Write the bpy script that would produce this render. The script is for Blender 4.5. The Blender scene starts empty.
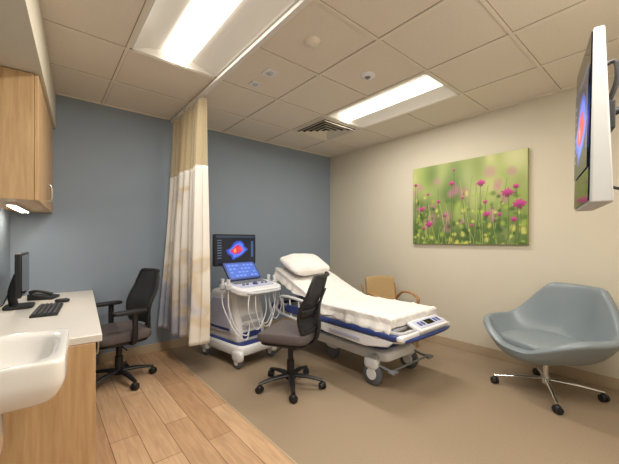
import bpy,bmesh,math,random
import numpy as np
from mathutils import Vector,Matrix,noise
random.seed(3)
S=bpy.context.scene
COL=S.collection
try: S.view_settings.view_transform='Standard'
except Exception: pass
pi=math.pi
# ------------------------------------------------------------ materials
def lin(c):
    c=c/255.0
    return c/12.92 if c<=0.04045 else ((c+0.055)/1.055)**2.4
def rgb(r,g,b): return (lin(r),lin(g),lin(b))
def base(name):
    m=bpy.data.materials.new(name); m.use_nodes=True
    return m,m.node_tree.nodes,m.node_tree.links,m.node_tree.nodes['Principled BSDF']
def M(name,col,rough=.5,metal=0.,var=.05,scale=6.,bump=0.,bscale=250.,alpha=1.,coat=0.,stretch=(1,1,1),bdist=.01,bdet=3):
    m,N,L,P=base(name)
    tc=N.new('ShaderNodeTexCoord'); mp=N.new('ShaderNodeMapping'); mp.inputs['Scale'].default_value=stretch
    L.new(tc.outputs['Object'],mp.inputs['Vector'])
    nz=N.new('ShaderNodeTexNoise'); nz.inputs['Scale'].default_value=scale; nz.inputs['Detail'].default_value=4
    L.new(mp.outputs['Vector'],nz.inputs['Vector'])
    cr=N.new('ShaderNodeValToRGB')
    cr.color_ramp.elements[0].position=.3; cr.color_ramp.elements[1].position=.7
    cr.color_ramp.elements[0].color=tuple(max(0,c*(1-var)) for c in col)+(1,)
    cr.color_ramp.elements[1].color=tuple(min(1,c*(1+var)) for c in col)+(1,)
    L.new(nz.outputs['Fac'],cr.inputs['Fac']); L.new(cr.outputs['Color'],P.inputs['Base Color'])
    P.inputs['Roughness'].default_value=rough; P.inputs['Metallic'].default_value=metal
    P.inputs['Alpha'].default_value=alpha
    if coat: P.inputs['Coat Weight'].default_value=coat
    if bump:
        n2=N.new('ShaderNodeTexNoise'); n2.inputs['Scale'].default_value=bscale; n2.inputs['Detail'].default_value=bdet
        if bdist>.01: n2.inputs['Distortion'].default_value=1.2
        L.new(mp.outputs['Vector'],n2.inputs['Vector'])
        b=N.new('ShaderNodeBump'); b.inputs['Strength'].default_value=bump; b.inputs['Distance'].default_value=bdist
        L.new(n2.outputs['Fac'],b.inputs['Height']); L.new(b.outputs['Normal'],P.inputs['Normal'])
    return m
def ME(name,col,st):
    m,N,L,P=base(name)
    P.inputs['Base Color'].default_value=(*col,1)
    P.inputs['Emission Color'].default_value=(*col,1); P.inputs['Emission Strength'].default_value=st
    return m
def MV(name,em=0.,rough=.5):
    m,N,L,P=base(name)
    a=N.new('ShaderNodeAttribute'); a.attribute_name='Col'
    if em:
        P.inputs['Base Color'].default_value=(.01,.01,.01,1)
        L.new(a.outputs['Color'],P.inputs['Emission Color']); P.inputs['Emission Strength'].default_value=em
    else: L.new(a.outputs['Color'],P.inputs['Base Color'])
    P.inputs['Roughness'].default_value=rough
    return m
def MW(name,c1,c2,rough=.45,stretch=(14,14,1.1)):
    m,N,L,P=base(name)
    tc=N.new('ShaderNodeTexCoord'); mp=N.new('ShaderNodeMapping'); mp.inputs['Scale'].default_value=stretch
    L.new(tc.outputs['Object'],mp.inputs['Vector'])
    nz=N.new('ShaderNodeTexNoise'); nz.inputs['Scale'].default_value=2.5; nz.inputs['Detail'].default_value=8; nz.inputs['Roughness'].default_value=.62
    L.new(mp.outputs['Vector'],nz.inputs['Vector'])
    cr=N.new('ShaderNodeValToRGB'); cr.color_ramp.elements[0].position=.3; cr.color_ramp.elements[1].position=.7
    cr.color_ramp.elements[0].color=(*c1,1); cr.color_ramp.elements[1].color=(*c2,1)
    L.new(nz.outputs['Fac'],cr.inputs['Fac']); L.new(cr.outputs['Color'],P.inputs['Base Color'])
    P.inputs['Roughness'].default_value=rough
    return m
mBlue=M('wall_blue_paint',rgb(136,148,162),.75,var=.015,scale=2)
mBeige=M('wall_beige_paint',rgb(206,198,180),.75,var=.015,scale=2)
mTile=M('ceiling_tile',rgb(225,215,201),.9,var=.04,scale=120,bump=.25,bscale=180)
mGrid=M('ceiling_tee',rgb(226,217,202),.5,var=.01)
mShadow=M('tile_shadow_line',rgb(150,138,122),.9,var=.01)  # shadow gap beside the ceiling tees, painted as a darker tone
mWhite=M('white_plastic',rgb(226,226,228),.35,var=.015)
mCase=M('display_case_grey',rgb(188,188,188),.45,var=.015)
mFix=M('fixture_white',rgb(226,222,214),.45,var=.01)
mLav=M('lavender_plastic',rgb(192,194,218),.35,var=.03)
mNavy=M('royal_blue_plastic',rgb(48,64,124),.35,var=.05)
mDark=M('black_plastic',rgb(28,28,31),.45,var=.1)
mMesh=M('black_mesh',rgb(44,45,50),.8,var=.2,scale=180,bump=.4,bscale=300,alpha=.90)
mSeat=M('taupe_fabric',rgb(92,84,84),.9,var=.12,scale=90,bump=.3)
mGrey=M('grey_plastic',rgb(120,124,130),.5,var=.05)
mLGrey=M('light_grey_plastic',rgb(186,188,194),.4,var=.03)
mRub=M('grey_rubber',rgb(95,98,104),.7,var=.08)
mChrome=M('chrome',rgb(215,215,215),.15,metal=1,var=.02)
mNick=M('brushed_nickel',rgb(190,185,175),.35,metal=1,var=.03)
mVinyl=M('blue_grey_vinyl',rgb(130,140,146),.34,var=.03,scale=5,bump=.04,bscale=200)
mSheet=M('white_linen',rgb(230,226,222),.9,var=.02,scale=4,bump=.7,bscale=8,bdist=.025,bdet=4)
mPill=M('pillow_cotton',rgb(234,230,227),.9,var=.02,scale=4,bump=.7,bscale=8,bdist=.03,bdet=3)
mPorc=M('white_porcelain',rgb(232,228,222),.12,var=.005,coat=.4)
mCount=M('worktop_laminate',rgb(220,214,206),.35,var=.03,scale=60)
mGold=M('mustard_upholstery',rgb(172,144,102),.75,var=.08,scale=60)
mBase=M('rubber_baseboard',rgb(176,156,130),.6,var=.02)
mWood=MW('cabinet_wood',rgb(180,144,102),rgb(206,172,128))
mWoodC=MW('chair_wood',rgb(150,110,70),rgb(178,138,92))
mBlack=M('screen_glass',rgb(8,8,10),.08,var=.02)
mGlow=ME('troffer_lens',(1.,.96,.88),2.6)
mGlow2=ME('undercabinet_lens',(1.,.88,.70),40.)
mBlueScr=ME('touch_screen_blue',(.04,.10,.42),.6)
mPaint=MV('printed_canvas',0,.7); mScr=MV('screen_image',1.1,.2)

def floor_wood():
    m,N,L,P=base('oak_plank_vinyl')
    tc=N.new('ShaderNodeTexCoord'); mp=N.new('ShaderNodeMapping'); mp.inputs['Rotation'].default_value=(0,0,pi/2)
    L.new(tc.outputs['Object'],mp.inputs['Vector'])
    br=N.new('ShaderNodeTexBrick'); br.inputs['Scale'].default_value=1; br.inputs['Brick Width'].default_value=1.0; br.inputs['Row Height'].default_value=.165
    br.inputs['Mortar Size'].default_value=.0022; br.inputs['Mortar Smooth'].default_value=.1; br.offset=.37
    br.inputs['Color1'].default_value=(*rgb(204,170,136),1); br.inputs['Color2'].default_value=(*rgb(178,142,108),1); br.inputs['Mortar'].default_value=(*rgb(112,84,60),1)
    L.new(mp.outputs['Vector'],br.inputs['Vector'])
    m2=N.new('ShaderNodeMapping'); m2.inputs['Scale'].default_value=(26,2.2,1); L.new(tc.outputs['Object'],m2.inputs['Vector'])
    nz=N.new('ShaderNodeTexNoise'); nz.inputs['Scale'].default_value=1.8; nz.inputs['Detail'].default_value=8; nz.inputs['Distortion'].default_value=.7; L.new(m2.outputs['Vector'],nz.inputs['Vector'])
    cr=N.new('ShaderNodeValToRGB'); cr.color_ramp.elements[0].position=.3; cr.color_ramp.elements[1].position=.7
    cr.color_ramp.elements[0].color=(.76,.73,.70,1); cr.color_ramp.elements[1].color=(1.08,1.07,1.06,1)
    L.new(nz.outputs['Fac'],cr.inputs['Fac'])
    mx=N.new('ShaderNodeMix'); mx.data_type='RGBA'; mx.blend_type='MULTIPLY'; mx.inputs[0].default_value=.9
    L.new(br.outputs['Color'],mx.inputs[6]); L.new(cr.outputs['Color'],mx.inputs[7]); L.new(mx.outputs[2],P.inputs['Base Color'])
    P.inputs['Roughness'].default_value=.42
    return m
def carpet():
    m,N,L,P=base('tan_sheet_flooring')
    tc=N.new('ShaderNodeTexCoord')
    nz=N.new('ShaderNodeTexNoise'); nz.inputs['Scale'].default_value=150; nz.inputs['Detail'].default_value=8; nz.inputs['Roughness'].default_value=.65; L.new(tc.outputs['Object'],nz.inputs['Vector'])
    cr=N.new('ShaderNodeValToRGB'); cr.color_ramp.elements[0].position=.3; cr.color_ramp.elements[1].position=.7
    cr.color_ramp.elements[0].color=(*rgb(132,114,94),1); cr.color_ramp.elements[1].color=(*rgb(164,144,120),1)
    L.new(nz.outputs['Fac'],cr.inputs['Fac']); L.new(cr.outputs['Color'],P.inputs['Base Color'])
    P.inputs['Roughness'].default_value=.6
    b=N.new('ShaderNodeBump'); b.inputs['Strength'].default_value=.15; b.inputs['Distance'].default_value=.003
    L.new(nz.outputs['Fac'],b.inputs['Height']); L.new(b.outputs['Normal'],P.inputs['Normal'])
    return m
def curtain_mat():
    m,N,L,P=base('watercolour_curtain')
    tc=N.new('ShaderNodeTexCoord'); mp=N.new('ShaderNodeMapping'); mp.inputs['Scale'].default_value=(.6,1.5,1.5); L.new(tc.outputs['Object'],mp.inputs['Vector'])
    nz=N.new('ShaderNodeTexNoise'); nz.inputs['Scale'].default_value=1.6; nz.inputs['Detail'].default_value=2; nz.inputs['Distortion'].default_value=.25; L.new(mp.outputs['Vector'],nz.inputs['Vector'])
    sx=N.new('ShaderNodeSeparateXYZ'); L.new(tc.outputs['Object'],sx.inputs[0])
    mr=N.new('ShaderNodeMapRange'); mr.inputs[1].default_value=.3; mr.inputs[2].default_value=1.5; mr.inputs[3].default_value=.18; mr.inputs[4].default_value=-.10
    L.new(sx.outputs['Z'],mr.inputs[0])
    my=N.new('ShaderNodeMapRange'); my.inputs[1].default_value=3.0; my.inputs[2].default_value=3.8; my.inputs[3].default_value=-.04; my.inputs[4].default_value=.05
    L.new(sx.outputs['Y'],my.inputs[0])
    ad=N.new('ShaderNodeMath'); ad.operation='ADD'; L.new(nz.outputs['Fac'],ad.inputs[0]); L.new(mr.outputs[0],ad.inputs[1])
    a2=N.new('ShaderNodeMath'); a2.operation='ADD'; L.new(ad.outputs[0],a2.inputs[0]); L.new(my.outputs[0],a2.inputs[1])
    cr=N.new('ShaderNodeValToRGB'); e=cr.color_ramp.elements
    e[0].position=.46; e[0].color=(*rgb(226,221,214),1); e[1].position=.78; e[1].color=(*rgb(150,156,176),1)
    for p,c in ((.53,rgb(222,214,202)),(.57,rgb(208,192,168)),(.62,rgb(206,200,198)),(.68,rgb(172,176,190))):
        x=e.new(p); x.color=(*c,1)
    L.new(a2.outputs[0],cr.inputs['Fac']); L.new(cr.outputs['Color'],P.inputs['Base Color'])
    P.inputs['Roughness'].default_value=.9
    return m
mFloorW=floor_wood(); mCarpet=carpet(); mCurt=curtain_mat()
mCMesh=M('curtain_netting',rgb(204,186,150),.9,var=.12,scale=150,alpha=.45)

# ------------------------------------------------------------ mesh builder
def frames(pts,closed):
    n=len(pts); T=[]
    for i in range(n):
        a=pts[(i-1)%n] if (closed or i>0) else pts[i]
        b=pts[(i+1)%n] if (closed or i<n-1) else pts[i]
        T.append((b-a).normalized())
    up=Vector((0,0,1)) if abs(T[0].z)<.9 else Vector((1,0,0))
    X=T[0].cross(up).normalized(); out=[]
    for i in range(n):
        X=(X-T[i]*X.dot(T[i])).normalized(); out.append((X,T[i].cross(X)))
    return out
def cr_spline(pts,sub,closed=False):
    P=[Vector(p) for p in pts]; n=len(P); o=[]
    rng=range(n) if closed else range(n-1)
    for i in rng:
        if closed: a,b,c,d=P[(i-1)%n],P[i],P[(i+1)%n],P[(i+2)%n]
        else: a,b,c,d=P[max(i-1,0)],P[i],P[i+1],P[min(i+2,n-1)]
        for k in range(sub):
            t=k/sub
            o.append(.5*((2*b)+(c-a)*t+(2*a-5*b+4*c-d)*t*t+(3*b-a-3*c+d)*t**3))
    if not closed: o.append(P[-1])
    return o
class B:
    def __init__(s): s.bm=bmesh.new()
    def add(s,V,F):
        vs=[s.bm.verts.new(v) for v in V]
        for f in F:
            try: s.bm.faces.new([vs[i] for i in f])
            except Exception: pass
        return s
    def box(s,c,d,R=None):
        c=Vector(c); V=[]
        for z in (-.5,.5):
            for x,y in ((-.5,-.5),(.5,-.5),(.5,.5),(-.5,.5)):
                v=Vector((x*d[0],y*d[1],z*d[2]))
                if R is not None: v=R@v
                V.append(c+v)
        return s.add(V,[(3,2,1,0),(4,5,6,7),(0,1,5,4),(1,2,6,5),(2,3,7,6),(3,0,4,7)])
    def b2(s,x0,x1,y0,y1,z0,z1): return s.box(((x0+x1)/2,(y0+y1)/2,(z0+z1)/2),(x1-x0,y1-y0,z1-z0))
    def prism(s,poly,z0,z1,f=None):
        n=len(poly); f=f or (lambda x,y,z:(x,y,z))
        V=[f(x,y,z0) for x,y in poly]+[f(x,y,z1) for x,y in poly]
        F=[tuple(range(n-1,-1,-1)),tuple(range(n,2*n))]+[(i,(i+1)%n,(i+1)%n+n,i+n) for i in range(n)]
        return s.add(V,F)
    def tube(s,pts,r,n=10,closed=False,sp=0,flat=(1,1)):
        P=cr_spline(pts,sp,closed) if sp else [Vector(p) for p in pts]
        fr=frames(P,closed); m=len(P); V=[]
        for i,(p,(X,Y)) in enumerate(zip(P,fr)):
            if isinstance(r,(list,tuple)):
                q=i/(m-1)*(len(r)-1); k=min(int(q),len(r)-2); rr=r[k]+(r[k+1]-r[k])*(q-k)
            else: rr=r
            for j in range(n):
                a=2*pi*j/n; V.append(p+X*math.cos(a)*rr*flat[0]+Y*math.sin(a)*rr*flat[1])
        F=[]
        for i in range(m if closed else m-1):
            for j in range(n):
                a=i*n+j;b=i*n+(j+1)%n;c=((i+1)%m)*n+(j+1)%n;d=((i+1)%m)*n+j
                F.append((a,b,c,d))
        if not closed: F+= [tuple(range(n-1,-1,-1)),tuple(range((m-1)*n,m*n))]
        return s.add(V,F)
    def cyl(s,p0,p1,r0,r1=None,n=20): return s.tube([p0,p1],[r0,r0 if r1 is None else r1],n)
    def lathe(s,prof,c=(0,0,0),n=32,axis='z',rf=None):
        V=[];F=[];m=len(prof)
        for i in range(n):
            a=2*pi*i/n; k=rf(a) if rf else 1
            for r,z in prof:
                x,y=r*math.cos(a)*k,r*math.sin(a)*k
                v={'z':(x,y,z),'x':(z,x,y),'y':(x,z,y)}[axis]
                V.append((v[0]+c[0],v[1]+c[1],v[2]+c[2]))
        for i in range(n):
            for j in range(m-1):
                F.append((i*m+j,((i+1)%n)*m+j,((i+1)%n)*m+j+1,i*m+j+1))
        return s.add(V,F)
    def sq(s,c,d,e1=.35,e2=.35,R=None,nu=40,nv=20,fn=None):
        c=Vector(c); V=[];F=[]
        g=lambda w,e: math.copysign(abs(w)**e,w)
        for j in range(nv+1):
            ph=-pi/2+pi*j/nv
            for i in range(nu):
                t=2*pi*i/nu
                v=Vector((g(math.cos(ph),e1)*g(math.cos(t),e2)*d[0]/2,g(math.cos(ph),e1)*g(math.sin(t),e2)*d[1]/2,g(math.sin(ph),e1)*d[2]/2))
                if fn: v=fn(v)
                if R is not None: v=R@v
                V.append(c+v)
        for j in range(nv):
            for i in range(nu):
                F.append((j*nu+i,j*nu+(i+1)%nu,(j+1)*nu+(i+1)%nu,(j+1)*nu+i))
        return s.add(V,F)
    def grid(s,f,nu,nv,cu=False):
        V=[f(i/(nu if cu else nu-1),j/(nv-1)) for i in range(nu) for j in range(nv)]
        F=[]
        for i in range(nu if cu else nu-1):
            for j in range(nv-1):
                k=(i+1)%nu; F.append((i*nv+j,k*nv+j,k*nv+j+1,i*nv+j+1))
        return s.add(V,F)
    def obj(s,name,mat,parent=None,loc=(0,0,0),rz=0,rot=None,bevel=0,solid=0,off=-1,sub=0,ang=40,seg=2):
        bmesh.ops.remove_doubles(s.bm,verts=s.bm.verts,dist=1e-5)
        bmesh.ops.recalc_face_normals(s.bm,faces=s.bm.faces)
        me=bpy.data.meshes.new(name); s.bm.to_mesh(me); s.bm.free()
        for p in me.polygons: p.use_smooth=True
        try: me.set_sharp_from_angle(angle=math.radians(ang))
        except Exception: pass
        me.materials.append(mat)
        o=bpy.data.objects.new(name,me); COL.objects.link(o)
        o.location=loc; o.rotation_euler=rot or (0,0,rz)
        if parent: o.parent=parent
        if solid:
            md=o.modifiers.new('sol','SOLIDIFY'); md.thickness=solid; md.offset=off
        if bevel:
            md=o.modifiers.new('bev','BEVEL'); md.width=bevel; md.segments=seg; md.limit_method='ANGLE'; md.angle_limit=math.radians(40)
        if sub:
            md=o.modifiers.new('sub','SUBSURF'); md.levels=sub; md.render_levels=sub
        return o
def info(o,label,cat,group=None):
    o['label']=label; o['category']=cat
    if group: o['group']=group
    return o
def thing(name,label,cat,loc=(0,0,0),rz=0,group=None):
    e=bpy.data.objects.new(name,None); COL.objects.link(e); e.empty_display_size=.1
    e.location=loc; e.rotation_euler=(0,0,rz); return info(e,label,cat,group)
def struct(o): o['kind']='structure'; return o
def rotm(ax,deg): return Matrix.Rotation(math.radians(deg),3,ax)
def rrect(w,h,r,n=6,cx=0,cy=0):
    o=[]
    for (x,y,a0) in ((w/2-r,h/2-r,0),(-w/2+r,h/2-r,90),(-w/2+r,-h/2+r,180),(w/2-r,-h/2+r,270)):
        for k in range(n+1):
            a=math.radians(a0+90*k/n); o.append((cx+x+r*math.cos(a),cy+y+r*math.sin(a)))
    return o
def painted(name,w,h,nx,ny,fn,mat,parent,loc,rot=(0,0,0)):
    xs=np.linspace(0,1,nx); zs=np.linspace(0,1,ny); X,Z=np.meshgrid(xs,zs)
    V=np.stack([(X-.5)*w,np.zeros_like(X),(Z-.5)*h],-1).reshape(-1,3)
    idx=np.arange(nx*ny).reshape(ny,nx)
    F=np.stack([idx[:-1,:-1],idx[:-1,1:],idx[1:,1:],idx[1:,:-1]],-1).reshape(-1,4)
    me=bpy.data.meshes.new(name); me.from_pydata(V.tolist(),[],F.tolist())
    C=np.ones((ny,nx,4)); C[...,:3]=fn(X*w/h,Z,w/h)
    a=me.color_attributes.new(name='Col',type='FLOAT_COLOR',domain='POINT'); a.data.foreach_set('color',C.reshape(-1).astype(np.float32))
    me.materials.append(mat); o=bpy.data.objects.new(name,me); COL.objects.link(o); o.parent=parent; o.location=loc; o.rotation_euler=rot
    return o

# ------------------------------------------------------------ room
H=2.74; XR=3.82; YB=3.99
L0=Vector((-.222,3.99,0)); LA=math.radians(-4.5)
av=Vector((-math.sin(-LA),-math.cos(LA),0)); bv=Vector((math.cos(LA),math.sin(LA),0))
def LP(s,d,z=0): return L0+av*s+bv*d+Vector((0,0,z))
struct(B().b2(-.6,XR+.1,YB,YB+.1,0,H).obj('wall_far',mBlue))
struct(B().b2(XR,XR+.1,-.9,YB,0,H).obj('wall_right',mBeige))
struct(B().b2(-.1,0,-4.9,0.02,0,H).obj('wall_left',mBlue,loc=L0,rz=LA))
struct(B().b2(-.8,XR+.1,-.9,-.8,0,H).obj('wall_near',mBeige))
XF=1.13
struct(B().b2(-.8,XF,-.9,YB+.1,-.06,0).obj('floor',mFloorW))
struct(B().b2(XF,XR+.1,-.9,YB+.1,-.06,0).obj('floor_sheet',mCarpet))
struct(B().b2(XF-.006,XF+.006,-.8,YB-.012,0,.002).obj('trim_3',mBase))
gx=[-.77,-.115,.49,1.195,1.85,2.505,3.16,XR]
gy=[YB,3.35,2.71,2.07,1.43,.79,.15,-.49,-.8]
fix=[(.49,1.43,.705),(2.505,1.43,.655),(.49,-.49,.705),(1.195,-.49,.655)]
def infix(x,y):
    return any(a-.01<x<a+w_ and b-.01<y<b+1.27 for a,b,w_ in fix)
b=B()
for i in range(len(gx)-1):
    for j in range(len(gy)-1):
        cx=(gx[i]+gx[i+1])/2; cy=(gy[j]+gy[j+1])/2
        if infix(cx,cy): continue
        b.add([(gx[i],gy[j],H),(gx[i+1],gy[j],H),(gx[i+1],gy[j+1],H),(gx[i],gy[j+1],H)],[(0,1,2,3)])
c=b.obj('ceiling',mTile); struct(c)
b=B(); b2=B()
for x in gx[1:-1]:
    b.b2(x-.011,x+.011,-.8,YB,H-.008,H+.004); b2.b2(x-.015,x+.015,-.8,YB,H-.0015,H+.003)
for y in gy[1:-1]:
    for i in range(len(gx)-1):
        cx=(gx[i]+gx[i+1])/2
        if infix(cx,y) and infix(cx,y+.1) and infix(cx,y-.1): continue
        b.b2(gx[i]+.011,gx[i+1]-.011,y-.011,y+.011,H-.008,H+.004); b2.b2(gx[i]+.015,gx[i+1]-.015,y-.015,y+.015,H-.0015,H+.003)
b.b2(XR-.022,XR,-.8,YB,H-.01,H); b.b2(-.3,XR-.022,YB-.022,YB,H-.01,H)
struct(b.obj('trim_1',mGrid)); struct(b2.obj('tile_shadow_strips',mShadow))  # second mesh: dark strips drawing the shadow line along the tees
struct(B().b2(XR-.012,XR,-.8,YB-.012,0,.1).obj('baseboard_right',mBase,bevel=.003))
struct(B().b2(.45,XR,YB-.012,YB,0,.1).obj('baseboard_far',mBase,bevel=.003))
struct(B().prism([(0,.03),(.325,.03),(.325,-3.6),(0,-3.6)],2.385,H).obj('wall_soffit',mBeige,loc=L0,rz=LA))

# ------------------------------------------------------------ ceiling things
for k,(fx,fy,fw) in enumerate(fix):
    w=fw-.024; l=1.28-.024
    t=thing('ceiling_light','white recessed fluorescent troffer with glowing ribbed lens in the ceiling','light fixture',(fx+fw/2,fy+.64,H),group='recessed troffers in the ceiling')
    b=B()
    hw,hl=w/2,l/2
    prof=[(-hw,-.004),(-hw+.02,-.004),(-hw+.03,.012),(-.2,.055),(-.13,.07),(.13,.07),(.2,.055),(hw-.03,.012),(hw-.02,-.004),(hw,-.004)]
    V=[];F=[]
    for y in (-hl,hl):
        for x,z in prof: V.append((x,y,z))
    n=len(prof); F=[(i,i+1,n+i+1,n+i) for i in range(n-1)]
    b.add(V,F)
    for y in (-hl,hl):
        b.add([(x,y,z) for x,z in prof],[tuple(range(n))])
        b.b2(-hw,hw,min(y,y*(1-.03)),max(y,y*(1-.03)),-.004,.0)
    b.b2(-hw,hw,-hl,hl,.1,.11)
    b.b2(-hw,-hw+.005,-hl,hl,0,.1); b.b2(hw-.005,hw,-hl,hl,0,.1); b.b2(-hw,hw,-hl,-hl+.005,0,.1); b.b2(-hw,hw,hl-.005,hl,0,.1)
    b.obj('housing',mFix,t)
    b=B(); m=14
    b.grid(lambda u,v:(-.115+.23*u,(-hl+.02)+(2*hl-.04)*v,.062-.055*math.sin(pi*u)**.6),m,2)
    b.obj('lens',mGlow,t)
    ld=bpy.data.lights.new('troffer_lamp','AREA'); ld.shape='RECTANGLE'; ld.size=.19; ld.size_y=2*hl-.06; ld.energy=27; ld.color=(1.,.95,.86)
    lo=bpy.data.objects.new('troffer_lamp',ld); COL.objects.link(lo); lo.parent=t; lo.location=(0,0,.004)
ld=bpy.data.lights.new('added_fill_light','POINT'); ld.energy=19; ld.shadow_soft_size=.35; ld.color=(1.,.93,.83)  # added fill behind the camera, no fixture; lifts ceiling and room
lo=bpy.data.objects.new('added_fill_light',ld); COL.objects.link(lo); lo.location=(1.9,-.35,1.95)
t=thing('curtain_track','white metal ceiling track carrying the privacy curtain','curtain track',(1.195,0,H))
B().b2(-.02,.02,-.75,YB-.01,-.036,-.009).obj('rail',mFix,t,bevel=.003)
hk=None
for i in range(16):
    y=3.0+.85*i/15
    if hk is None:
        b=B(); b.cyl((0,0,-.036),(0,0,-.062),.004,n=6)
        b.tube([(0,-.006,-.060),(0,0,-.066),(0,.006,-.060)],.0025,6,sp=3)
        hk=b.obj('hook',mNick,t,loc=(0,y,0))
    else:
        o=hk.copy(); o.location=(0,y,0); COL.objects.link(o)
t=thing('air_vent','square louvred air supply diffuser in a ceiling tile','vent',(2.8325,3.03,H))
b=B()
def ring(b,o,i,zo,zi,th=.004):
    for q in range(4):
        R=Matrix.Rotation(q*pi/2,3,'Z')
        V=[R@Vector(v) for v in ((-o,-o,zo),(o,-o,zo),(i,-i,zi),(-i,-i,zi),(-o,-o,zo+th),(o,-o,zo+th),(i,-i,zi+th),(-i,-i,zi+th))]
        b.add(V,[(0,1,2,3),(7,6,5,4),(0,4,5,1),(2,6,7,3)])
ring(b,.30,.275,-.012,-.012)
for k in range(4): ring(b,.262-.06*k,.235-.06*k,-.030,.004)
b.b2(-.03,.03,-.03,.03,-.028,-.024)
b.obj('louvres',mGrid,t)
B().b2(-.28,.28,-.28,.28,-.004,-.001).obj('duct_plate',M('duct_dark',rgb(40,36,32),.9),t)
def disc(name,label,cat,x,y,prof,mat):
    o=B().lathe(prof,n=28).obj(name,mat,loc=(x,y,H)); return info(o,label,cat)
disc('smoke_detector','round off-white smoke detector on a ceiling tile','smoke detector',1.50,1.75,[(0,-.03),(.03,-.03),(.045,-.022),(.055,-.01),(.06,0),(0,0)],mGrid)
t=thing('ceiling_sensor','round white occupancy sensor with dark lens on a ceiling tile','sensor',(2.18,1.80,H))
B().lathe([(0,-.018),(.05,-.018),(.062,-.008),(.065,0),(0,0)],n=28).obj('body',mWhite,t)
B().lathe([(0,-.034),(.016,-.03),(.026,-.018),(0,-.018)],n=20).obj('lens',mGrey,t)
for y,s in ((2.31,.055),(2.56,.045)):
    t=thing('ceiling_plate','small square white grille plate on the ceiling tile','ceiling plate',(1.50,y,H))
    B().b2(-s,s,-s,s,-.008,0).obj('plate',mWhite,t,bevel=.003)
    B().lathe([(0,-.02),(s*.4,-.018),(s*.6,-.008),(0,-.008)],n=20).obj('dome',mLGrey,t)

# ------------------------------------------------------------ curtain
def cx_off(q,z):
    a=.035+.055*(1-(z-.3)/2.4)
    return a*math.sin(q*2*pi*9+.6*math.sin(q*7))*(.8+.35*math.sin(q*13+1))
def curt(z0,z1,nz=24):
    def f(u,v):
        z=z0+(z1-z0)*v; h=1-(z-.3)/2.4
        y=2.99+.86*u+.012*math.sin(u*2*pi*9+1.2)*(1+h)
        y=y+ (u-.5)*.10*h
        return (cx_off(u,z)-.07*h+.03*math.sin(u*5+z*1.3)*h,y,z)
    return B().grid(f,260,nz)
t=thing('privacy_curtain','bunched cream and pale grey hospital privacy curtain with netting top','curtain',(1.195,0,0))
curt(2.01,2.672).obj('mesh_header',mCMesh,t,ang=180)
curt(.31,2.02,50).obj('fabric_panel',mCurt,t,solid=.002,ang=180)

# ------------------------------------------------------------ left casework
wt=B().prism([(0.004,0),(.625,.046),(.625,-1.86),(0.004,-1.86)],.74,.78).obj('worktop',mCount,loc=L0,rz=LA,bevel=.004)
info(wt,'long pale laminate worktop along the wall','countertop')
t=thing('base_cabinet','light wood base cabinet under the worktop end','cabinet',LP(1.845,0),LA)
B().b2(.004,.57,0,.5,.1,.738).obj('body',mWood,t,bevel=.002)
B().b2(.004,.595,-.018,0,.0,.738).obj('side_panel',mWood,t,bevel=.002)
d=B().b2(.572,.592,.004,.498,.104,.73).obj('door',mWood,t,bevel=.002)
B().tube([(.593,.44,.66),(.62,.44,.655),(.62,.44,.55),(.593,.44,.545)],.005,8,sp=4).obj('handle',mNick,d)
B().b2(.004,.52,0,.5,0,.1).obj('toe_kick',mBase,t)
B().b2(.004,.55,-.026,-.018,0,.09).obj('base_trim',mBase,t,bevel=.002)
o=B().b2(0.004,.57,-.035,0,0,.738).obj('support_panel',mWood,loc=LP(.01,0),rz=LA,bevel=.002); info(o,'light wood end panel holding up the worktop','cabinet panel')
t=thing('wall_cabinet','light wood wall cabinet with two doors under a soffit','cabinet',LP(0,0,1.56),LA)
B().prism([(.002,-.005),(.28,.018),(.28,-1.24),(.002,-1.24)],.0,.82).obj('body',mWood,t,bevel=.002)
for i in range(2):
    y0=-.62*i-.004+(.018 if i==0 else 0); y1=-.62*(i+1)+.002
    d=B().b2(.282,.302,y1,y0,.0,.815).obj('door',mWood,t,bevel=.002)
    yy=-.58 if i==0 else -.66
    B().tube([(.302,yy,.055),(.33,yy,.065),(.335,yy,.12),(.33,yy,.175),(.302,yy,.185)],.0055,8,sp=4).obj('handle',mNick,d)
lh=B().b2(.10,.16,-.95,-.25,-.018,0).obj('light_housing',mFix,t,bevel=.002)
B().b2(.108,.152,-.93,-.27,-.022,-.018).obj('light_lens',mGlow2,lh)

# sink
t=thing('wall_sink','white porcelain wall-hung hand sink beside the worktop','sink',LP(2.37,.0,.03),LA)
def se(p):
    return lambda a:1/((abs(math.cos(a))**p+abs(math.sin(a))**p)**(1/p))
prof=[(.0,.70),(.60,.70),(.82,.715),(.93,.75),(.985,.785),(1.0,.80),(1.0,.855),(.992,.867),(.97,.871),(.90,.869),(.83,.862),(.80,.845),(.74,.79),(.64,.755),(.3,.745),(0,.742)]
V=[];F=[];n=128;m=len(prof);rf=se(16); rf2=se(4)
for i in range(n):
    a=2*pi*i/n
    for j,(r,z) in enumerate(prof):
        k=rf(a) if j<9 else rf2(a); x=r*math.cos(a)*k*.24+.25; y=r*math.sin(a)*k*.25
        V.append((x,y,z))
for i in range(n):
    for j in range(m-1): F.append((i*m+j,((i+1)%n)*m+j,((i+1)%n)*m+j+1,i*m+j+1))
B().add(V,F).obj('basin',mPorc,t,ang=80,sub=1)
B().b2(0.003,.04,-.25,.25,.72,.90).obj('back_ledge',mPorc,t,bevel=.015,seg=3)
B().lathe([(0,.748),(.022,.748),(.026,.743)],c=(.26,0,0),n=20).obj('drain',mChrome,t)
B().tube([(.28,0,.70),(.28,0,.50),(.2,0,.44),(.12,0,.5),(.005,0,.5)],.018,12,sp=5).obj('trap_pipe',mChrome,t)
B().tube([(.03,0,.89),(.03,0,1.05),(.09,0,1.11),(.17,0,1.07),(.175,0,1.03)],.012,12,sp=5).obj('faucet',mChrome,t)

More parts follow.
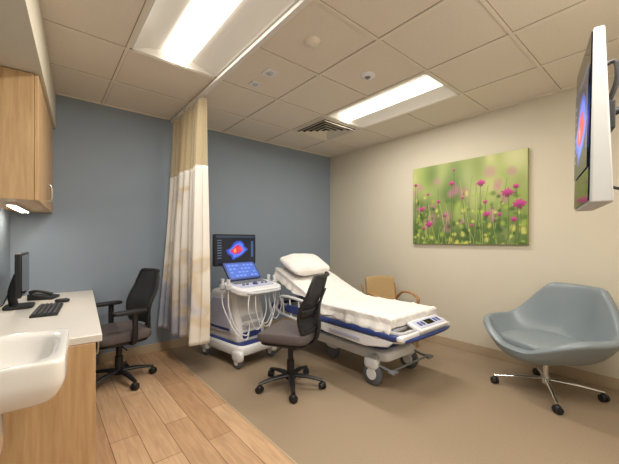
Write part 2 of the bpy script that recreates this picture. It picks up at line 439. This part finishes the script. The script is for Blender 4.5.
# desk items
t=thing('computer_monitor','black flat computer monitor on a stand on the worktop','monitor',LP(.66,.17,.781),LA+math.radians(91))
B().sq((0,.03,.009),(.24,.18,.018),.3,.4).obj('stand_base',mDark,t)
B().tube([(0,.06,.01),(0,.07,.12),(0,.035,.25)],.02,10,sp=4,flat=(1.4,.6)).obj('stand',mDark,t)
B().b2(-.25,.25,-.005,.03,.10,.42).obj('screen',mDark,t,bevel=.006)
B().b2(-.235,.235,-.008,-.004,.115,.405).obj('display_glass',mBlack,t)
B().tube([(0,.05,.2),(.05,.10,.1),(.06,.13,.02),(.1,.16,.006)],.004,6,sp=5).obj('cable',mDark,t)
t=thing('keyboard','black computer keyboard lying on the worktop','keyboard',LP(.95,.33,.78),LA+math.radians(88))
B().b2(-.22,.22,-.075,.075,0,.016).obj('body',mDark,t,bevel=.005)
b=B()
for r in range(5):
    for c in range(15): b.box((-.2+.0285*c,-.055+.027*r,.02),(.023,.022,.009))
b.obj('keys',M('key_grey',rgb(52,52,56),.5),t,bevel=.002)
t=thing('computer_mouse','small black mouse beside the keyboard','mouse',LP(.60,.40,.78),LA+math.radians(85))
B().sq((0,0,.016),(.06,.1,.032),.6,.7).obj('body',mDark,t)
B().cyl((0,-.03,.028),(0,-.02,.033),.006,n=10).obj('wheel',mGrey,t)
t=thing('desk_phone','black desk telephone with handset on the worktop','telephone',LP(.30,.26,.78),LA+math.radians(75))
b=B(); b.prism([(-.09,0),(.09,0),(.09,.02),(-.09,.055)],-.085,.085,lambda x,y,z:(z,-x,y)); b.obj('base',mDark,t,bevel=.005)
B().tube([(-.06,.08,.065),(-.06,.04,.078),(-.06,-.03,.065),(-.06,-.08,.045)],[.017,.011,.011,.017],10,sp=5).obj('handset',mDark,t)
B().box((.03,.04,.048),(.08,.045,.004),rotm('X',11)).obj('display',mGrey,t)

# ------------------------------------------------------------ office chairs
def caster(parent,x,y,r=.03,a=0,mat=mDark):
    b=B(); R=Matrix.Rotation(a,3,'Z')
    for s in (-1,1):
        p0=R@Vector((s*.006,0,0)); p1=R@Vector((s*.026,0,0))
        b.cyl((x+p0.x,y+p0.y,r),(x+p1.x,y+p1.y,r),r,r*.93,18)
    b.sq((x,y,r+.012),(.05,.05,.045),.7,.9,nu=16,nv=10)
    b.cyl((x,y,r),(x,y,r+.05),.006,n=10)
    return b.obj('caster',mat,parent)
def office_chair(label,loc,rz,arms,sh,base_rot=0,hb=.50):
    t=thing('office_chair',label,'office chair',loc,rz)
    def fn(v):
        v=v.copy()
        if v.z>0: v.z+=-.02*(max(0,-v.y-.1)/.13)**2+.012*(abs(v.x)/.23)**2
        return v
    B().sq((0,-.01,sh-.042),(.49,.47,.10),.45,.38,fn=fn).obj('seat',mSeat,t)
    B().sq((0,-.01,sh-.095),(.44,.42,.03),.4,.4).obj('seat_pan',mDark,t)
    zb=sh+.02; hb=hb+.04
    def w(v): return .20+.045*math.sin(pi*min(1,v*.95+.08))-.03*max(0,v-.85)/.15
    def yb(v): return .235+.10*v**1.5-.035*math.sin(pi*min(v*1.5,1))
    def P(u,v):
        x=(u*2-1)*w(v); z=zb+hb*v
        return (x,yb(v)-.055*((u*2-1)**2),z)
    B().grid(P,20,24).obj('backrest',mMesh,t,solid=.006)
    per=[P(0,v/10) for v in range(11)]+[P(u/6,1) for u in range(1,6)]+[P(1,1-v/10) for v in range(11)]+[P(1-u/6,0) for u in range(1,6)]
    B().tube(per,.014,8,closed=True,sp=2).obj('back_frame',mDark,t)
    B().tube([(0,.06,sh-.11),(0,.20,sh-.105),(0,yb(.05)+.03,sh+.0),(0,yb(.4)+.035,zb+.4*hb),(0,yb(.75)+.02,zb+.75*hb)],[.034,.032,.028,.022,.014],10,sp=5,flat=(1.8,.55)).obj('back_support',mDark,t)
    B().grid(lambda u,v:((u*2-1)*(w(.3)-.01),yb(.28+.14*v)+.006-.055*((u*2-1)**2),zb+hb*(.28+.14*v)),14,4).obj('lumbar_pad',mDark,t,solid=.016,off=1)
    b=B().cyl((0,0,.10),(0,0,sh-.11),.024,n=18); b.cyl((0,0,.09),(0,0,.24),.033,n=18); b.box((0,.02,sh-.125),(.16,.22,.045)); b.cyl((.05,-.02,sh-.125),(.27,-.03,sh-.135),.006,n=8)
    b.obj('gas_column',mDark,t,bevel=.004)
    b=B().cyl((0,0,.075),(0,0,.125),.045,.038,n=20)
    for k in range(5):
        a=base_rot+2*pi*k/5
        b.tube([(0,0,.105),(.15*math.cos(a),.15*math.sin(a),.10),(.29*math.cos(a),.29*math.sin(a),.075)],[.030,.024,.016],10,sp=4,flat=(1,.7))
    b.obj('star_base',mDark,t)
    for k in range(5):
        a=base_rot+2*pi*k/5; caster(t,.285*math.cos(a),.285*math.sin(a),.03,a+.6)
    if arms:
        for s in (-1,1):
            b=B().tube([(s*.14,.03,sh-.10),(s*.25,.03,sh-.095),(s*.285,.03,sh-.02),(s*.285,.03,sh+.17)],.016,10,sp=5,flat=(1.5,.8))
            b.sq((s*.28,-.01,sh+.19),(.085,.27,.035),.4,.5)
            b.obj('armrest',mDark,t)
    return t
office_chair('armless black mesh-back office chair with taupe seat by the ultrasound cart',(1.69,2.27,0),math.radians(-148),False,.52,.45,.42)
office_chair('black mesh-back office chair with armrests pulled up to the worktop',(.54,3.36,0),math.radians(-80),True,.49,.1,.45)

# ------------------------------------------------------------ tub chair
t=thing('swivel_armchair','blue-grey vinyl swivel tub chair on a chrome four-star base','armchair',(3.30,.78,0),math.radians(-116))
def sst(a,b_,x):
    x=min(1,max(0,(x-a)/(b_-a))); return x*x*(3-2*x)
def shellp(th,s):
    c=math.cos(th); sn=math.sin(th)
    ang=abs(math.atan2(math.sin(th),math.cos(th)))*180/pi
    arm=sst(14,72,ang); bk=sst(98,150,ang)
    Hr=.42+.17*arm+.32*bk
    Rr=.32+.09*arm-.065*bk
    fl=.055*arm*(1-bk)+.025*bk
    base_r=.30
    p=[(0,.375),(base_r*.8,.355),(base_r*1.08,.345+.05*arm),(Rr*.98-.01,.38+.5*(Hr-.43)),(Rr+fl,Hr)]
    x=z=0; co=[1,4,6,4,1]
    for i,(a,bb) in enumerate(p):
        wgt=co[i]*(s**i)*((1-s)**(4-i)); x+=wgt*a; z+=wgt*bb
    return (x*sn*1.0,-x*c,z)
B().grid(lambda u,v:shellp(u*2*pi,.03+.97*v),96,20,cu=True).obj('shell',mVinyl,t,solid=.06,off=1,sub=1,ang=180)
B().sq((0,-.045,.42),(.54,.54,.12),.4,.65).obj('seat_cushion',mVinyl,t)
B().tube([(x,y-.045,.440) for x,y in rrect(.52,.52,.16,8)],.006,6,closed=True).obj('cushion_piping',mVinyl,t)
b=B().cyl((0,0,.09),(0,0,.31),.022,n=18); b.cyl((0,0,.08),(0,0,.13),.036,n=18); b.cyl((0,0,.27),(0,0,.32),.05,.13,24)
b.obj('column',mChrome,t)
b=B()
angs=[math.radians(24+90*k+116) for k in range(4)]
for a in angs: b.tube([(.02*math.cos(a),.02*math.sin(a),.115),(.2*math.cos(a),.2*math.sin(a),.10),(.385*math.cos(a),.385*math.sin(a),.075)],[.022,.017,.012],10,sp=4,flat=(1,.7))
b.obj('star_base',mChrome,t)
for a in angs: caster(t,.38*math.cos(a),.38*math.sin(a),.03,a+.4)

# ------------------------------------------------------------ guest chair
t=thing('guest_chair','mustard upholstered side chair with curved wooden arms against the wall','chair',(3.34,2.40,0),math.radians(-22))
t.scale=(.92,.92,.97)
B().sq((0,-.01,.43),(.50,.48,.09),.4,.35).obj('seat',mGold,t)
B().grid(lambda u,v:((u*2-1)*.225,.21+.07*v+.03*(1-(u*2-1)**2),.50+.33*v+.02*(1-(u*2-1)**2)*v),14,8).obj('backrest',mGold,t,solid=.05,off=0,bevel=.012)
for s in (-1,1):
    B().tube([(s*.27,.25,.54),(s*.28,.12,.64),(s*.285,-.08,.65),(s*.28,-.22,.61),(s*.275,-.235,.57)],.018,10,sp=6,flat=(1.3,.8)).obj('armrest',mWoodC,t)
    B().tube([(s*.275,-.235,.58),(s*.27,-.23,.0)],[.018,.014],10).obj('leg',mWoodC,t)
    B().tube([(s*.26,.31,.74),(s*.265,.26,.5),(s*.27,.30,.0)],[.016,.018,.014],10,sp=5).obj('leg',mWoodC,t)
B().b2(-.26,.26,-.22,.24,.375,.40).obj('seat_rail',mWoodC,t,bevel=.004)

# ------------------------------------------------------------ stretcher
BX,BY=2.56,2.42
t=thing('hospital_stretcher','white and blue hospital stretcher bed with raised head section','hospital bed',(BX,BY,0))
y0,z0,y1,z1=.05,.56,.86,.88
an=math.atan2(z1-z0,y1-y0)
B().sq((0,0,.245),(.50,1.42,.11),.3,.25).obj('base_cover',mWhite,t)
B().sq((0,0,.300),(.42,1.28,.05),.3,.25).obj('base_lid',mNavy,t)
for y in (-.36,.36):
    b=B()
    for k,(r,za,zb) in enumerate(((.085,.28,.35),(.07,.34,.41),(.055,.40,.50))): b.cyl((0,y,za),(0,y,zb),r,n=24)
    b.obj('lift_column',mGrey,t)
for s in (-1,1):
    B().tube([(s*.20,-.55,.30),(s*.20,-.20,.45)],.014,8).obj('linkage_bar',mNick,t)
    B().tube([(s*.20,.55,.30),(s*.20,.20,.45)],.014,8).obj('linkage_bar',mNick,t)
for y in (-.60,.60): B().tube([(-.29,y,.235),(-.2,y,.24),(.2,y,.24),(.29,y,.235)],.032,12,sp=3).obj('axle_beam',mLGrey,t)
for sx in (-1,1):
    for sy in (-1,1):
        x,y=sx*.285,sy*.60
        c=B().sq((x,y+.01,.195),(.075,.16,.11),.6,.7).obj('caster_housing',mWhite,t)
        b=B().lathe([(0,-.022),(.085,-.022),(.10,-.015),(.104,0),(.10,.015),(.085,.022),(0,.022)],c=(x,y,.104),n=30,axis='x'); w=b.obj('wheel',mRub,c)
        B().lathe([(0,-.03),(.05,-.03),(.055,-.02),(.055,.02),(.05,.03),(0,.03)],c=(x,y,.104),n=20,axis='x').obj('wheel_hub',mWhite,c)
B().lathe([(0,-.022),(.085,-.022),(.10,0),(.085,.022),(0,.022)],c=(-.10,.10,.10),n=30,axis='x').obj('centre_wheel',mRub,t)
B().sq((-.10,.10,.17),(.075,.2,.11),.6,.7).obj('centre_wheel_guard',mWhite,t)
b=B()
for s in (-1,1):
    b.tube([(s*.285,-.80,.18),(s*.285,-.70,.19),(s*.285,-.62,.22)],.012,8,sp=4)
    b.box((s*.285,-.82,.18),(.08,.05,.02))
b.tube([(-.285,-.80,.18),(.285,-.80,.18)],.01,8)
b.obj('brake_pedal',mGrey,t,bevel=.004)
b=B(); b.tube([(x,y,.47) for x,y in rrect(.70,1.80,.10,5,0,-.03)],.024,10,closed=True)
for y in (-.75,-.3,.1,.5): b.box((0,y,.47),(.68,.05,.03))
b.obj('litter_frame',mWhite,t)
b=B(); b.tube([(x,y,.505) for x,y in rrect(.785,1.88,.09,6,0,-.03)],.022,12,closed=True,flat=(.8,1.25)); b.obj('bumper',mNavy,t)
b=B(); b.tube([(x,y,.540) for x,y in rrect(.765,1.86,.09,6,0,-.03)],.014,10,closed=True,flat=(.8,1.2)); b.obj('top_rim',mLGrey,t)
for s in (-1,1):
    c=B().prism([(-.90,.475),(.12,.475),(.10,.42),(-.1,.385),(-.6,.375),(-.84,.42)],s*.388-.013,s*.388+.013,lambda x,y,z:(z,x,y)).obj('side_skirt',mWhite,t,bevel=.008,seg=3)
    B().b2(s*.388-.018,s*.388+.018,-.55,-.15,.405,.44).obj('skirt_badge',mLav,c,bevel=.006)
B().b2(-.35,.35,-.86,y0,.53,.56).obj('deck',mLGrey,t,bevel=.004)
R=Matrix.Rotation(an,3,'X'); ln=math.hypot(y1-y0,z1-z0)
mid=Vector((0,(y0+y1)/2,(z0+z1)/2))
B().box(mid+R@Vector((0,0,-.02)),(.68,ln,.035),R).obj('back_deck',mNavy,t,bevel=.006)
for s in (-1,1): B().tube([(s*.22,.15,.48),(s*.22,.62,.74)],.014,8).obj('back_strut',mLGrey,t)
top=.64
nrm=Vector((0,-math.sin(an),math.cos(an)))
hT=Vector((0,y1,z1))+nrm*.08
b=B(); b.prism([(-.84,.562),(y0,.562),(y1,z1),(hT.y,hT.z),(y0,top+.004),(-.84,top)],-.345,.345,lambda x,y,z:(z,x,y)); b.obj('mattress',M('mattress_blue',rgb(70,86,130),.6),t,bevel=.02,seg=3)
R2=rotm('X',20)
c=B().box((0.06,-.94,.56),(.46,.15,.035),R2).obj('foot_panel',mWhite,t,bevel=.012,seg=3)
B().box((0.06,-.945,.579),(.40,.10,.005),R2).obj('control_pad',mLav,c,bevel=.002)
q=Vector((.06,-.945,.579))
B().box(q+R2@Vector((0,0,.003)),(.12,.06,.003),R2).obj('display_window',mBlack,c)
for i in (-3,-2,2,3):
    B().box(q+R2@Vector((.05*i,0,.003)),(.032,.05,.003),R2).obj('button',mNavy,c)
b=B(); b.sq((0,-.945,.505),(.80,.09,.075),.5,.35); b.obj('foot_bumper',mWhite,t)
B().tube([(-.36,-.97,.49),(-.2,-.995,.49),(.2,-.995,.49),(.36,-.97,.49)],.018,10,sp=4).obj('foot_trim',mNavy,t)
for s in (-1,1):
    X=s*.42
    b=B(); P3=[(X,-.02,.50),(X,.06,.62),(X,.60,.65),(X,.72,.54),(X,.66,.45),(X,.05,.43)]
    b.tube(P3,.017,10,closed=True,sp=5)
    for y in (.12,.28,.44,.58): b.tube([(X,y,.44),(X,y+.03,.63)],.010,8)
    c=b.obj('side_rail',mWhite,t)
    B().b2(X-.014,X+.014,.16,.52,.48,.57).obj('rail_panel',mNavy,c,bevel=.008)
for s in (-1,1): B().tube([(s*.24,.88,.53),(s*.24,.95,.68),(s*.20,.97,.86),(s*.12,.97,.88)],.014,10,sp=5).obj('push_handle',mLGrey,t)
# sheet
LF=.075; L1=.86+y0; L2=ln*.97
def prof_pt(d):
    off=.006
    if d<0: return Vector((0,-.855,top+off+d)),Vector((0,-1,0))
    if d<L1: return Vector((0,-.85+d,top+off)),Vector((0,0,1))
    k=d-L1; p=Vector((0,y0,top+off+.002))+Vector((0,math.cos(an),math.sin(an)))*k
    return p,nrm
def smooth_pt(q):
    d=q*(LF+L1+L2)-LF
    e=.012 if d<.3 else .012+.10*min(1,(d-.3)/.3)
    e=min(e,L1+L2-d+.001)
    pts=[prof_pt(d+e*k/3) for k in (-3,-2,-1,0,1,2,3)]
    p=Vector((0,0,0)); n=Vector((0,0,0))
    for a,b_ in pts: p+=a/7; n+=b_/7
    return p,n.normalized()
def ridge(p):
    v=noise.noise(p); return (1-abs(v)*2.4)
def sheet(u,v):
    p,n=smooth_pt(u)
    dl=.10+.03*math.sin(u*7+.5)+.05*noise.noise(Vector((u*7,0,0))); dr=.10
    if u<.3: dl+=.04*(1-u/.3)
    if u<.05: dl*=u/.05; dr*=u/.05
    tot=.36*2+dl+dr; s=-.36-dl+tot*v
    wr=.006*max(0,ridge(Vector((s*3.2+u*5,u*8-s,2))))**3+.004*noise.noise(Vector((s*2+u*3,u*5,7)))+.006*max(0,ridge(Vector((s*6-u*7,u*12+s*3,4))))**3+.004*max(0,ridge(Vector((s*10+u*12,u*22-s*4,9))))**2
    wr=max(wr,-.002)
    if abs(s)<=.352: return tuple(p+Vector((s,0,0))+n*(wr+.002))
    e=abs(s)-.352; sg=1 if s>0 else -1
    r=.009; a=min(e/r,pi/2); x=.352+r*math.sin(a); dz=r*(1-math.cos(a))+max(0,e-r*pi/2)
    fold=.006*math.sin(u*70+5*noise.noise(Vector((u*6,3,1))))*min(1,dz/.08)
    ex=.028*min(1,max(0,dz-.05)/.05)
    return tuple(p+Vector((sg*(x+fold+.008+ex),0,0))+Vector((0,0,-dz+wr*.5))+n*.002)
o=B().grid(sheet,260,150).obj('bed_sheet',mSheet,loc=(BX,BY,0),solid=.001,off=1,ang=180); info(o,'rumpled white bed sheet draped over the stretcher mattress','sheet')
def pf(v):
    v=v.copy(); e=1-.30*(abs(v.x)/.31)**3-.30*(abs(v.y)/.21)**3
    v.z*=max(.25,e); v.z+=.018*noise.noise(v*8); v.x*=1+.06*(abs(v.y)/.2)**2; return v
py=.70; pz=z0+(py-y0)*math.tan(an)
pc=Vector((0,py,pz))+nrm*.18
o=B().sq((0,0,0),(.60,.40,.19),.75,.42,fn=pf,nu=56,nv=30).obj('pillow',mPill,loc=(BX-.06,BY+pc.y,pc.z+.015),rot=(an+.05,0,.06)); info(o,'plump white pillow on the raised head of the stretcher','pillow')

# ------------------------------------------------------------ ultrasound machine
def us_image(X,Z,asp):
    C=np.zeros(X.shape+(3,)); C[:]=(.004,.007,.02)
    cx,cy=asp*.52,.48
    dx=X-cx; dy=Z-cy
    a=.5; rx=dx*np.cos(a)+dy*np.sin(a); ry=-dx*np.sin(a)+dy*np.cos(a)
    j=.03*np.sin(9*rx+1)+.02*np.sin(23*ry)
    m=(abs(rx+.25*ry)<.40+j)&(abs(ry)<.26+j); C[m]=(.03,.08,.50)
    m=(abs(rx+.25*ry)<.32+j)&(abs(ry)<.20+j); C[m]=(.10,.20,.90)
    m=(abs(rx+.05+.4*ry)<.22+j)&(abs(ry-.01)<.135+j); C[m]=(.50,.03,.30)
    m=(abs(rx+.07+.4*ry)<.16+j)&(abs(ry-.01)<.10+j); C[m]=(.85,.04,.05)
    m=(abs(rx+.10-.3*ry)<.05)&(abs(ry-.02)<.06); C[m]=(.95,.40,.15)
    m=(abs(rx-.17+.2*ry)<.045+j*.5)&(abs(ry+.05)<.09); C[m]=(.80,.08,.10)
    m=(Z>.93); C[m]=(.03,.05,.09)
    m=(X<asp*.13)&(np.sin(Z*70)>.55)&(Z<.85)&(Z>.15)&(X>asp*.03); C[m]=(.12,.16,.22)
    m=(X>asp*.90)&(X<asp*.96)&(Z>.2)&(Z<.8); C[m]=(.05,.10,.25)
    return C
t=thing('ultrasound_machine','white and lavender ultrasound cart with blue-lit console and monitor','ultrasound machine',(1.69,3.26,0),math.radians(9))
for sx in (-1,1):
    for sy in (-1,1):
        x,y=sx*.225,sy*.30
        c=B().sq((x,y,.125),(.07,.16,.11),.6,.7).obj('caster_housing',mWhite,t)
        B().lathe([(0,-.02),(.055,-.02),(.065,0),(.055,.02),(0,.02)],c=(x,y,.065),n=26,axis='x').obj('wheel',mRub,c)
        B().cyl((x-.025,y,.065),(x+.025,y,.065),.03,n=18).obj('wheel_hub',mWhite,c)
B().sq((0,0,.17),(.50,.74,.12),.35,.3).obj('base_cover',mWhite,t)
B().sq((0,-.01,.215),(.44,.66,.05),.35,.3).obj('base_trim',mNavy,t)
b=B(); b.prism([(.34,.2),(.37,.45),(.33,.66),(.24,.76),(-.10,.78),(-.18,.70),(-.22,.55),(-.25,.38),(-.26,.2)],-.19,.19,lambda x,y,z:(z,x,y))
b.obj('body',mWhite,t,bevel=.05,seg=6)
for s in (-1,1):
    c=B().prism([(.27,.30),(.29,.45),(.25,.60),(.18,.67),(-.04,.68),(-.11,.56),(-.15,.42),(-.16,.32)],s*.19,s*.205,lambda x,y,z:(z,x,y)).obj('side_cover',mLav,t,bevel=.012,seg=3)
    B().prism([(.22,.34),(.235,.365),(-.12,.365),(-.13,.34)],s*.200,s*.208,lambda x,y,z:(z,x,y)).obj('side_stripe',mNavy,c,bevel=.002)
    for k in range(4): B().b2(min(s*.203,s*.207),max(s*.203,s*.207),.04,.20,.46+.03*k,.468+.03*k).obj('vent_slot',mLGrey,c)
for k in range(3):
    B().box((0,-.252+.012*k,.30+.085*k),(.26,.03,.06)).obj('transducer_port',mLGrey if k else mNavy,t,bevel=.008)
B().tube([(0,-.02,.72),(0,-.08,.80),(0,-.10,.86)],.07,16,sp=4,flat=(1.3,.8)).obj('console_column',mLGrey,t)
Rk=rotm('X',8)
def tr(b,poly,z0_,z1_,c,R): return b.prism(poly,z0_,z1_,lambda x,y,z:tuple(Vector(c)+R@Vector((x,y,z))))
b=B(); tr(b,rrect(.56,.42,.12,8),-.03,.03,(0,-.26,.80),Rk); cons=b.obj('console',mWhite,t,bevel=.012,seg=3)
b=B(); tr(b,rrect(.44,.24,.03,4),0,.008,(0,-.25,.832),Rk); b.obj('control_surface',mLav,cons)
b=B()
for i in range(11):
    for j in range(3):
        q=Vector((0,-.25,.832))+Rk@Vector((-.19+.038*i,.095-.035*j,.011)); b.box(q,(.026,.022,.01),Rk)
b.obj('console_keys',mGrey,cons,bevel=.002)
q=Vector((0,-.25,.832))+Rk@Vector((0,-.05,.008)); B().sq(q,(.06,.06,.05),1,1,nu=20,nv=12).obj('trackball',mNavy,cons)
for x in (-.15,-.10,.10,.15):
    q=Vector((0,-.25,.832))+Rk@Vector((x,-.05,.004)); B().cyl(q,q+Vector((0,0,.022)),.014,n=14).obj('knob',mGrey,cons)
B().tube([(-.22,-.41,.775),(-.16,-.49,.77),(.16,-.49,.77),(.22,-.41,.775)],.014,10,sp=5).obj('handle',mLGrey,t)
Rt=rotm('X',50)
b=B(); tr(b,rrect(.42,.23,.02,4),-.015,.015,(0,-.07,.955),Rt); tp=b.obj('touch_panel',mNavy,t,bevel=.005)
b=B(); tr(b,rrect(.38,.19,.006,2),.016,.018,(0,-.07,.955),Rt); b.obj('touch_display',mBlueScr,tp)
mIc=ME('icon_pale',(.12,.20,.60),.6)
for i in range(7):
    for j in range(4):
        if (i*3+j*5)%4==0: continue
        q=Vector((0,-.07,.955))+Rt@Vector((-.15+.05*i,-.068+.045*j,.0195)); B().box(q,(.034,.018,.001),Rt).obj('touch_icon',mIc,tp)
B().tube([(0,.05,.78),(0,.14,.95),(0,.12,1.10),(0,.07,1.18)],.026,12,sp=5,flat=(1.3,.8)).obj('monitor_arm',mLGrey,t)
mo=B().prism(rrect(.56,.35,.02,4),-.02,.02,lambda x,y,z:(x-.01,.04+z,1.19+y)).obj('monitor',mDark,t,bevel=.006)
painted('monitor_image',.52,.305,200,125,us_image,mScr,mo,(-.01,.018,1.195))
for i,(x,y) in enumerate(((-.295,-.14),(-.295,-.24),(.295,-.18),(.295,-.28))):
    B().lathe([(.020,.0),(.030,.01),(.032,.05),(.026,.055),(.022,.02)],c=(x,y,.79),n=18).obj('probe_holder',mLGrey,t)
    B().tube([(x,y,.80),(x,y,.86),(x,y,.90)],[.013,.016,.022],12,sp=3,flat=(1.2,.8)).obj('probe',mWhite,t)
    s=-1 if x<0 else 1
    B().tube([(x,y,.80),(x,y-.01,.62),(x-s*.05,-.30,.36+.05*i),(x-s*.16,-.33,.28+.04*i),(x-s*.22,-.30,.42),(x-s*.20,-.27,.40)],.006,8,sp=8).obj('probe_cable',mWhite,t)
for (xa,xb,zl,m_) in ((-.20,.02,.40,mWhite),(.18,.08,.47,mLGrey),(-.12,.14,.34,mWhite)):
    B().tube([(xa,-.46,.79),(xa*1.15,-.485,.6),(xa*.6+xb*.4,-.47,zl),(xb,-.45,.56),(xb*.9,-.43,.77)],.005,8,sp=8).obj('looped_cable',m_,t)

# ------------------------------------------------------------ wall art
FL=[(.03,.78,.026),(.10,.45,.036),(.165,.64,.02),(.175,.25,.044),(.27,.53,.026),(.40,.74,.032),(.42,.90,.016),(.50,.55,.018),(.655,.70,.042),(.69,.48,.024),(.70,.34,.036),(.86,.56,.054),(.945,.43,.058),(.905,.27,.03),(.12,.20,.022),(.80,.33,.022),(.92,.62,.03),(.58,.22,.018),(.34,.35,.018)]
def meadow(X,Z,asp):
    rs=np.random.RandomState(5)
    C=np.zeros(X.shape+(3,))
    a=np.array(rgb(184,188,126)); b_=np.array(rgb(90,116,54))
    k=np.clip((Z-.1)/.8,0,1)[...,None]
    C[:]=b_*(1-k)+a*k
    pal=[rgb(216,214,168),rgb(146,166,84),rgb(94,122,60),rgb(198,200,136),rgb(70,96,44),rgb(166,180,102)]
    for i in range(110):
        x,z=rs.rand()*asp,rs.rand(); r=.05+.13*rs.rand(); c=np.array(pal[rs.randint(len(pal))])
        if z<.35 and rs.rand()<.6: c=np.array(pal[4])
        w=(np.exp(-((X-x)**2/(r*.8)**2+(Z-z)**2/(r*1.3)**2))*.6)[...,None]
        C=C*(1-w)+c*w
    for i in range(22):
        x,z=rs.rand()*asp,.2+.65*rs.rand(); r=.025+.045*rs.rand()
        w=(np.exp(-(((X-x)**2+(Z-z)**2)/r**2)**2)*.5)[...,None]; C=C*(1-w)+np.array(rgb(186,116,146))*w
    def stem(x0,z0,x1,z1,wd,col,al=.7):
        nonlocal C
        tt=np.clip((Z-z0)/(z1-z0+1e-6),0,1); cx=x0+(x1-x0)*tt+.03*np.sin(tt*3+x0*9)*(1-tt)
        w=(np.exp(-((X-cx)/wd)**2)*al*(Z<z1))[...,None]; C=C*(1-w)+np.array(col)*w
    for i in range(50):
        x=rs.rand()*asp; stem(x+.3*(rs.rand()-.5),0,x,.2+.6*rs.rand(),.002+.003*rs.rand(),rgb(60,90,34) if rs.rand()<.6 else rgb(184,194,110),.5)
    for i in range(170):
        x,z=rs.rand()*asp,rs.rand()**1.6*.6; r=.010+.022*rs.rand(); e=.5+rs.rand()
        w=(np.exp(-(((X-x)**2/e+(Z-z)**2*e)/r**2)**1.5)*.75)[...,None]; C=C*(1-w)+np.array([rgb(150,174,70),rgb(44,72,28),rgb(206,204,104),rgb(80,110,48)][rs.randint(4)])*w
    for fx,fz,r in FL:
        x=fx*asp; stem(x+.10*(rs.rand()-.5),0,x,fz,.0035,rgb(66,94,40),.8)
    for fx,fz,r in FL:
        x=fx*asp; dx=X-x; dz=Z-fz; th=np.arctan2(dz,dx)
        e=rs.rand()*6
        rr=np.sqrt(dx**2+(dz*1.25)**2); ed=r*(1+.18*np.sin(th*9+e)+.12*np.sin(th*4+e*2)+.08*np.sin(th*23))
        w=np.clip((ed-rr)/(.010)+.5,0,1)[...,None]*.97
        sh=np.clip(.8+.35*np.sin(th*17)*(rr/r)+.5*dz/r,.35,1.5)[...,None]
        C=C*(1-w)+np.array(rgb(194,58,138))*sh*w
        w=np.clip((r*.45-np.sqrt(dx**2+(dz+r*.5)**2))/.01+.5,0,1)[...,None]*.7
        C=C*(1-w)+np.array(rgb(110,60,70))*w
    return np.clip(C,0,1)
t=thing('wall_art','frameless canvas photograph of pink flowers in a green meadow','picture',(XR,1.70,1.745),-pi/2)
B().b2(-.655,.655,-.036,-.001,-.495,.495).obj('canvas_body',M('canvas_edge',rgb(150,160,90),.8),t,bevel=.002)
painted('printed_image',1.306,.986,460,350,meadow,mPaint,t,(0,-.0375,0))

# ------------------------------------------------------------ wall display on arm
t=thing('wall_display','grey-cased medical display showing an ultrasound image on a black wall arm','display',(1.872,.298,1.445),math.atan2(-.27,-.963))
def wedge(x0,x1,ya0,ya1,yb0,yb1,z0_,z1_):
    return [(x0,ya0,z0_),(x1,ya0,z0_),(x1,ya1,z0_),(x0,ya1,z0_),(x0,yb0,z1_),(x1,yb0,z1_),(x1,yb1,z1_),(x0,yb1,z1_)]
FB=[(3,2,1,0),(4,5,6,7),(0,1,5,4),(1,2,6,5),(2,3,7,6),(3,0,4,7)]
B().add(wedge(-.225,.225,-.012,.06,.0,.035,0,.69),FB).obj('casing',mCase,t,bevel=.008,seg=3)
B().add(wedge(-.218,.218,-.017,-.010,-.005,.002,.012,.678),FB).obj('glass',mBlack,t)
painted('screen_image',.40,.42,120,110,us_image,mScr,t,(0,-.0145,.36),(math.atan2(-.012,.69),0,0))
b=B().box((-.05,.075,.40),(.12,.05,.12)); b.tube([(-.05,.09,.42),(-.06,.22,.45),(-.1,.45,.45),(-.1,1.07,.45)],.016,12,sp=4)
b.obj('mount_arm',mDark,t,bevel=.003)
B().tube([(-.02,.03,.60),(-.02,.10,.64),(-.02,.11,.56),(-.05,.09,.48)],.01,8,sp=4).obj('hook',mDark,t)
B().tube([(.1,.05,.10),(.12,.10,.06),(.1,.3,.05),(.05,.6,.3)],.006,8,sp=5).obj('cable',mDark,t)

# ------------------------------------------------------------ world and camera
w=bpy.data.worlds.new('World'); S.world=w; w.use_nodes=True
w.node_tree.nodes['Background'].inputs[0].default_value=(.9,.85,.75,1); w.node_tree.nodes['Background'].inputs[1].default_value=.3
cam=bpy.data.cameras.new('camera'); co=bpy.data.objects.new('camera',cam); COL.objects.link(co)
cam.sensor_fit='HORIZONTAL'; cam.sensor_width=36; cam.lens=318/619*36; cam.shift_y=8/619; cam.clip_start=.02
co.location=(0,0,1.30); co.rotation_euler=(pi/2,0,-math.radians(40.07))
S.camera=co
